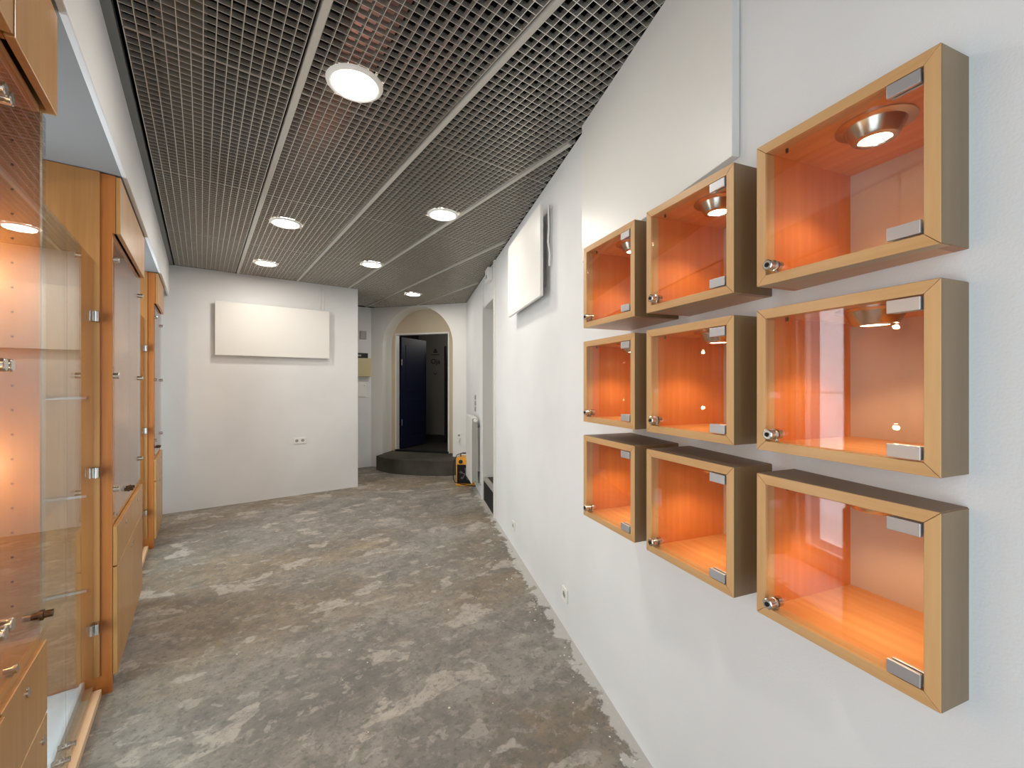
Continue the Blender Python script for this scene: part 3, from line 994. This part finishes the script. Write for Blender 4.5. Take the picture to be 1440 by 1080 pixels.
# ---- wooden display cases -----------------------------------------------------
def make_case(x, y, z, label):
    t = thing('display_case', label, 'display case', (x, y, z), case_a, 'square wooden display cases on the right wall')
    D = 0.335
    e = FRM
    # mitred front frame
    mb = MB()
    o = [(0, 0), (W, 0), (W, HB), (0, HB)]
    inn = [(e, e), (W - e, e), (W - e, HB - e), (e, HB - e)]
    g = 0.0005
    for i in range(4):
        j = (i + 1) % 4
        dx, dz = o[j][0] - o[i][0], o[j][1] - o[i][1]
        L = math.hypot(dx, dz)
        ux, uz = dx / L * g, dz / L * g
        q = [(o[i][0] + ux, o[i][1] + uz), (o[j][0] - ux, o[j][1] - uz), (inn[j][0] - ux, inn[j][1] - uz), (inn[i][0] + ux, inn[i][1] + uz)]
        v = [(a, 0, b) for a, b in q] + [(a, 0.03, b) for a, b in q]
        mb.add(v, [(0, 1, 2, 3), (4, 7, 6, 5), (0, 4, 5, 1), (1, 5, 6, 2), (2, 6, 7, 3), (3, 7, 4, 0)], i % 2)
    mb.build('front_frame', [M['frame_x'], M['frame_z']], t, bevel=0.0008)
    th = e - 0.003
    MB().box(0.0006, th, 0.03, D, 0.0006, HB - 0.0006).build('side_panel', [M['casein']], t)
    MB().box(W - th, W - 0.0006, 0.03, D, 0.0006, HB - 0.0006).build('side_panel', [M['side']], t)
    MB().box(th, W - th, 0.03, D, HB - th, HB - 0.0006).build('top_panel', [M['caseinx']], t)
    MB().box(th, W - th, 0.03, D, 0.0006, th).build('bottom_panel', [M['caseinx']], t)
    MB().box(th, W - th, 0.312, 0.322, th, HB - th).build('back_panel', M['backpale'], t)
    # outer skins: near side darkened, its shade put into the colour; brown top
    MB().box(W - 0.0006, W + 0.0006, 0.0015, D - 0.02, 0.001, HB - 0.001).build('shaded_side_skin', M['caseout'], t)
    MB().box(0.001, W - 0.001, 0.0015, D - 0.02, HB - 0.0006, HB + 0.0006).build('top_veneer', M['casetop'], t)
    # glass door
    gd = MB().box(e + 0.002, W - e - 0.002, 0.004, 0.009, e + 0.002, HB - e - 0.002).build('glass_door', M['glass_case'], t)
    for zc in (e + 0.003, HB - e - 0.003 - 0.023):
        MB().box(W - e - 0.003 - 0.048, W - e - 0.003, -0.003, 0.0038, zc, zc + 0.023).box(W - e - 0.003 - 0.046, W - e - 0.003, 0.0092, 0.015, zc, zc + 0.023).build('hinge', M['hinge'], gd, bevel=0.0008)
    lx, lz = e + 0.018, e + 0.018
    MB().lathe((lx, 0.004, lz), (0, -1, 0), [(0.0125, 0), (0.0125, 0.003), (0.0098, 0.004), (0.0098, 0.012), (0.0118, 0.013), (0.0118, 0.021), (0.010, 0.0225)], 26).lathe((lx, 0.009, lz), (0, 1, 0), [(0.0115, 0), (0.0115, 0.012), (0.008, 0.014)], 22).box(lx - 0.003, lx + 0.003, 0.012, 0.018, lz - 0.022, lz - 0.008).build('lock', M['chrome'], gd, smooth=True)
    MB().lathe((lx, -0.0186, lz), (0, -1, 0), [(0.0052, 0), (0.0052, 0.0012)], 16).build('keyhole', M['black'], gd)
    MB().lathe((e + 0.03, 0.03, HB - e + 0.003), (0, 0, -1), [(0.003, 0), (0.003, 0.012)], 10).build('door_stop', M['darkmetal'], t)
    # puck spotlight
    lx, ly, lz = 0.178, 0.115, HB - th
    sp = MB().lathe((lx, ly, lz), (0, 0, -1), [(0.066, 0), (0.066, 0.003), (0.051, 0.006), (0.040, 0.028), (0.037, 0.032), (0.028, 0.034), (0.026, 0.030)], 40, cap=False).build('spotlight', M['chrome'], t, smooth=True)
    MB().lathe((lx, ly, lz), (0, 0, -1), [(0.0255, 0.024), (0.0255, 0.0315)], 28).build('lens', M['halogen'], sp)
    lo = lamp('SPOT', 'halogen_beam', (lx, ly, lz - 0.036), 2.8, (1.0, 0.74, 0.45), t, spot_size=math.radians(128), spot_blend=0.45, shadow_soft_size=0.02)
    return t


colw = ['nearest', 'middle', 'farthest']
roww = ['top row', 'middle row', 'bottom row']
labs = {
    (0, 0): 'farthest display case in the top row, small warm lit wooden case',
    (1, 0): 'middle display case in the top row, its spotlight glowing through dim glass',
    (2, 0): 'nearest display case in the top row, round chrome spotlight fully in view',
    (0, 1): 'farthest display case in the middle row, spark-like reflections on its glass',
    (1, 1): 'middle display case in the middle row, bright orange wooden interior',
    (2, 1): 'nearest display case in the middle row, window reflection on its glass',
    (0, 2): 'farthest display case in the bottom row, brown top visible',
    (1, 2): 'middle display case in the bottom row, glowing wooden bottom board',
    (2, 2): 'nearest display case in the bottom row, brightly lit floor and pale back',
}
for ci, (x, y) in enumerate(col_start):
    for ri, z in enumerate(row_z):
        make_case(x, y, z, labs[(ci, ri)])


# ---- tall cabinets on the window side -------------------------------------------
X0 = -0.318


def make_cabinet(y0, y1, nd, label, low=0.011, pw=4.0):
    w = y1 - y0
    t = thing('tall_cabinet', label, 'cabinet', (X0, y0, 0), PI / 2, 'tall wooden display cabinets on the window side')
    zt = 2.515
    dep = 0.58
    sd = MB().box(0, 0.02, low + 0.0185, dep, 0.0, 0.83).box(0, 0.02, 0.029, dep, 0.83, 2.236).box(0, 0.02, 0.0185, dep, 2.236, zt)
    sd.build('side_panel', M['side'], t)
    sd = MB().box(w - 0.02, w, low + 0.0185, dep, 0.0, 0.83).box(w - 0.02, w, 0.029, dep, 0.83, 2.236).box(w - 0.02, w, 0.0185, dep, 2.236, zt)
    zz = 0.92
    while zz < 2.2:
        for yy in (0.078, 0.50):
            sd.lathe((w - 0.0203, yy, zz), (1, 0, 0), [(0.003, 0), (0.003, 0.001)], 8, 1)
        zz += 0.064
    sd.build('side_panel', [M['beech'], M['black']], t)
    MB().box(0.02, w - 0.02, dep - 0.012, dep, 0.08, zt).build('back_panel', M['backwood'], t)
    MB().box(0.02, w - 0.02, 0.031, dep - 0.012, 0.80, 0.828).build('deck_board', M['beech_x'], t)
    MB().box(0.02, w - 0.02, 0.031, dep - 0.012, 2.225, 2.245).build('head_board', M['caseinx'], t)
    MB().box(0.02, w - 0.02, 0.05, 0.07, 0.0, 0.08).build('plinth', M['side'], t)
    dw = w / nd
    for i in range(nd):
        a, b = i * dw + 0.0015, (i + 1) * dw - 0.0015
        MB().box(a, b, 0.0, 0.018, 2.236, zt - 0.003).build('upper_door', M['beech'], t, bevel=0.002)
        dr = MB().box(a, b, low, low + 0.018, 0.612, 0.806).build('drawer_front', M['beech'], t, bevel=0.002)
        cx = (a + b) / 2 if nd == 1 else (a + b) / 2
        MB().lathe((cx, low, 0.755), (0, -1, 0), [(0.011, 0), (0.011, 0.003), (0.008, 0.004)], 18).build('drawer_lock', M['chrome'], dr, smooth=True)
        dd = MB().box(a, b, low, low + 0.018, 0.085, 0.606).build('lower_door', M['beech'], t, bevel=0.002)
        lx2 = b - 0.04 if (i == 0) else a + 0.04
        MB().lathe((lx2, low, 0.555), (0, -1, 0), [(0.011, 0), (0.011, 0.003), (0.008, 0.004)], 18).build('door_lock', M['chrome'], dd, smooth=True)
        gd = MB().box(a, b, 0.022, 0.028, 0.845, 2.222).build('glass_door', M['glass'], t)
        hx = a + 0.014 if i == 0 else b - 0.014
        for zc in (0.985, 1.54, 2.11):
            MB().lathe((hx, 0.022, zc), (0, -1, 0), [(0.014, -0.012), (0.014, 0.014), (0.012, 0.016)], 22).build('hinge_stud', M['chrome'], gd, smooth=True)
        kx = b - 0.03 if i == 0 else a + 0.03
        MB().lathe((kx, 0.022, 0.885), (0, -1, 0), [(0.009, -0.035), (0.009, -0.008), (0.014, -0.006), (0.014, 0.003), (0.0095, 0.004), (0.0095, 0.020)], 22).build('door_lock', M['darkmetal'], gd, smooth=True)
        MB().lathe((a + 0.12 if i == 0 else b - 0.12, 0.036, 0.84), (0, -1, 0), [(0.007, -0.01), (0.007, 0.004), (0.010, 0.005), (0.010, 0.012)], 18).build('latch_pin', M['chrome'], t, smooth=True)
    for zs_ in (1.22, 1.60):
        MB().box(0.022, w - 0.022, 0.12, 0.52, zs_, zs_ + 0.006).build('glass_shelf', M['glass'], t)
    rod = MB().tube([(w / 2, 0.17, 0.83), (w / 2, 0.17, 2.224)], 0.0025, 8).build('lamp_rod', M['chrome'], t)
    for zl in (1.30, 1.83):
        MB().lathe((w / 2, 0.17, zl), (0, 0, -1), [(0.004, -0.02), (0.016, -0.012), (0.020, 0.006)], 20, cap=False).build('lamp_shade', M['chrome'], rod, smooth=True)
        MB().lathe((w / 2, 0.17, zl), (0, 0, -1), [(0.004, -0.006), (0.009, 0.0), (0.009, 0.007), (0.004, 0.012)], 14).build('bulb', M['bulb'], rod, smooth=True)
        lamp('POINT', 'cabinet_halogen', (w / 2, 0.17, zl - 0.03), pw, (1.0, 0.60, 0.28), t, shadow_soft_size=0.012)
    return t


make_cabinet(*CABS[0], 2, 'tall beech display cabinet beside the viewpoint, left of the single-door cabinet')
make_cabinet(*CABS[1], 1, 'nearest tall beech cabinet in view with one glass door lit orange inside', 0.019, 4.2)
make_cabinet(*CABS[2], 2, 'middle tall beech cabinet with two glass doors and two drawers')
make_cabinet(*CABS[3], 2, 'farthest tall beech cabinet next to the partition wall')


# ---- display window niches between the cabinets -------------------------------
def make_niche(y0, y1, label, leaves=2, shelves=True):
    w = y1 - y0
    t = thing('display_window', label, 'display window', (-0.385, y0, 0), PI / 2, 'glazed display windows between the cabinets')
    MB().box(0.001, w - 0.001, 0.0, 0.028, 0.0, 0.035).build('sill_board', M['sill'], t, bevel=0.003)
    MB().box(0.001, w - 0.001, 0.030, 0.058, 0.0, 0.055).build('inner_sill', M['sill'], t, bevel=0.002)
    MB().box(0.001, w - 0.001, 0.058, 0.55, 0.0, 0.075).build('base_board', M['shelfwhite'], t)
    MB().box(0.001, w - 0.001, 0.058, 0.073, 0.075, 0.092).build('base_rim', M['shelfwhite'], t, bevel=0.003)
    for xa in (0.0006, w - 0.0036):
        MB().box(xa, xa + 0.003, 0.006, 0.56, 0.0965, 2.518).build('side_lining', M['lining'], t)
    lw = w / leaves
    for i in range(leaves):
        a, b = i * lw + 0.003, (i + 1) * lw - 0.002
        gd = MB().box(a, b, 0.016, 0.023, 0.062, 2.075).build('glass_leaf', M['glass'], t)
        hx = a if i == 0 else b
        for zc in (0.34, 1.08, 1.82):
            x_a, x_b = (0.0, 0.045) if i == 0 else (w - 0.045, w - 0.0)
            MB().box(x_a, x_b, 0.004, 0.0155, zc - 0.025, zc + 0.025).box(x_a, x_b, 0.0235, 0.035, zc - 0.025, zc + 0.025).build('hinge', M['chrome'], gd, bevel=0.002)
        if leaves == 2:
            kx = b - 0.05 if i == 0 else a + 0.03
            MB().lathe((kx, 0.016, 0.135), (0, -1, 0), [(0.010, -0.03), (0.010, -0.008), (0.014, -0.006), (0.014, 0.003), (0.010, 0.004), (0.010, 0.018)], 22).build('lock', M['chrome'], gd, smooth=True)
    if shelves:
        for zc in (0.53, 0.977, 1.44):
            sh = MB().box(0.003, w - 0.003, 0.105, 0.48, zc, zc + 0.008).build('glass_shelf', M['glass'], t)
            for xa in (0.001, w - 0.013):
                MB().box(xa, xa + 0.012, 0.05, 0.50, zc - 0.012, zc - 0.001).box(xa, xa + 0.012, 0.36, 0.46, zc - 0.06, zc - 0.012).build('shelf_rail', M['hinge'], sh)
    return t


make_niche(1.677, 2.798, 'nearest glazed display window with white base board between two tall cabinets')
make_niche(3.882, 5.018, 'middle glazed display window between the middle and farthest cabinets')
make_niche(5.762, 6.268, 'narrow display window sill beside the partition wall', 1)

# ---- floor debris ---------------------------------------------------------------
mb = MB()
rng = random.Random(3)
for i in range(170):
    if i < 100:
        s = rng.uniform((1.637 - 4.6) / 0.972, 0.3)
        x, y = rw_pt(s, -abs(rng.gauss(0.03, 0.09)) - 0.012)
    else:
        x, y = rng.uniform(-0.1, 2.6), rng.uniform(1.2, 6.2)
        if x > rw_x(y) - 0.05:
            continue
    r = rng.uniform(0.002, 0.007)
    a = rng.uniform(0, 6)
    v = [(x + r * rng.uniform(0.6, 1.4) * math.cos(a + k * PI / 2), y + r * rng.uniform(0.6, 1.4) * math.sin(a + k * PI / 2), 0.0005) for k in range(4)]
    mb.add(v + [(x, y, r * 0.8)], [(0, 1, 4), (1, 2, 4), (2, 3, 4), (3, 0, 4), (3, 2, 1, 0)])
tag(mb.build('plaster_crumbs', M['crumb']), 'loose white plaster crumbs scattered on the concrete floor', 'debris', kind='stuff')

# ------------------------------------------------------------------ light
wd_ = bpy.data.worlds.new('daylight')
SC.world = wd_
wd_.use_nodes = True
bg = wd_.node_tree.nodes['Background']
bg.inputs[0].default_value = (0.80, 0.90, 1.0, 1)
bg.inputs[1].default_value = 1.6


def area(name, loc, rot, sx, sy, power, color):
    d = bpy.data.lights.new(name, 'AREA')
    d.shape = 'RECTANGLE'
    d.size, d.size_y = sx, sy
    d.energy = power
    d.color = color
    o = bpy.data.objects.new(name, d)
    COL.objects.link(o)
    o.location = loc
    o.rotation_euler = rot
    return o


DAY = (0.82, 0.91, 1.0)
for (a, b), pw in zip(WINS, (36, 78, 80, 24)):
    area('window_daylight', (WX - 0.35, (a + b) / 2, 1.75), (0, -PI / 2, 0), 3.2, (b - a) + 0.3, pw, DAY)
area('entrance_daylight', ((dx0 + dx1) / 2, YR - 0.25, 1.25), (PI / 2, 0, 0), 0.95, 2.2, 7, DAY)

# ------------------------------------------------------------------ camera
cd = bpy.data.cameras.new('camera')
cd.sensor_width = 36.0
cd.lens = 36.0 * 590.0 / 1440.0
cd.clip_start = 0.02
cam = bpy.data.objects.new('camera', cd)
COL.objects.link(cam)
cam.location = (0, 0, 1.5)
cam.rotation_euler = (PI / 2, 0, -TH)
SC.camera = cam

SC.view_settings.view_transform = 'Standard'
SC.view_settings.exposure = 0.14
SC.cycles.max_bounces = 10
SC.cycles.diffuse_bounces = 5
SC.cycles.glossy_bounces = 6
SC.cycles.transparent_max_bounces = 24
SC.cycles.sample_clamp_indirect = 6.0
SC.cycles.caustics_reflective = False
SC.cycles.caustics_refractive = False
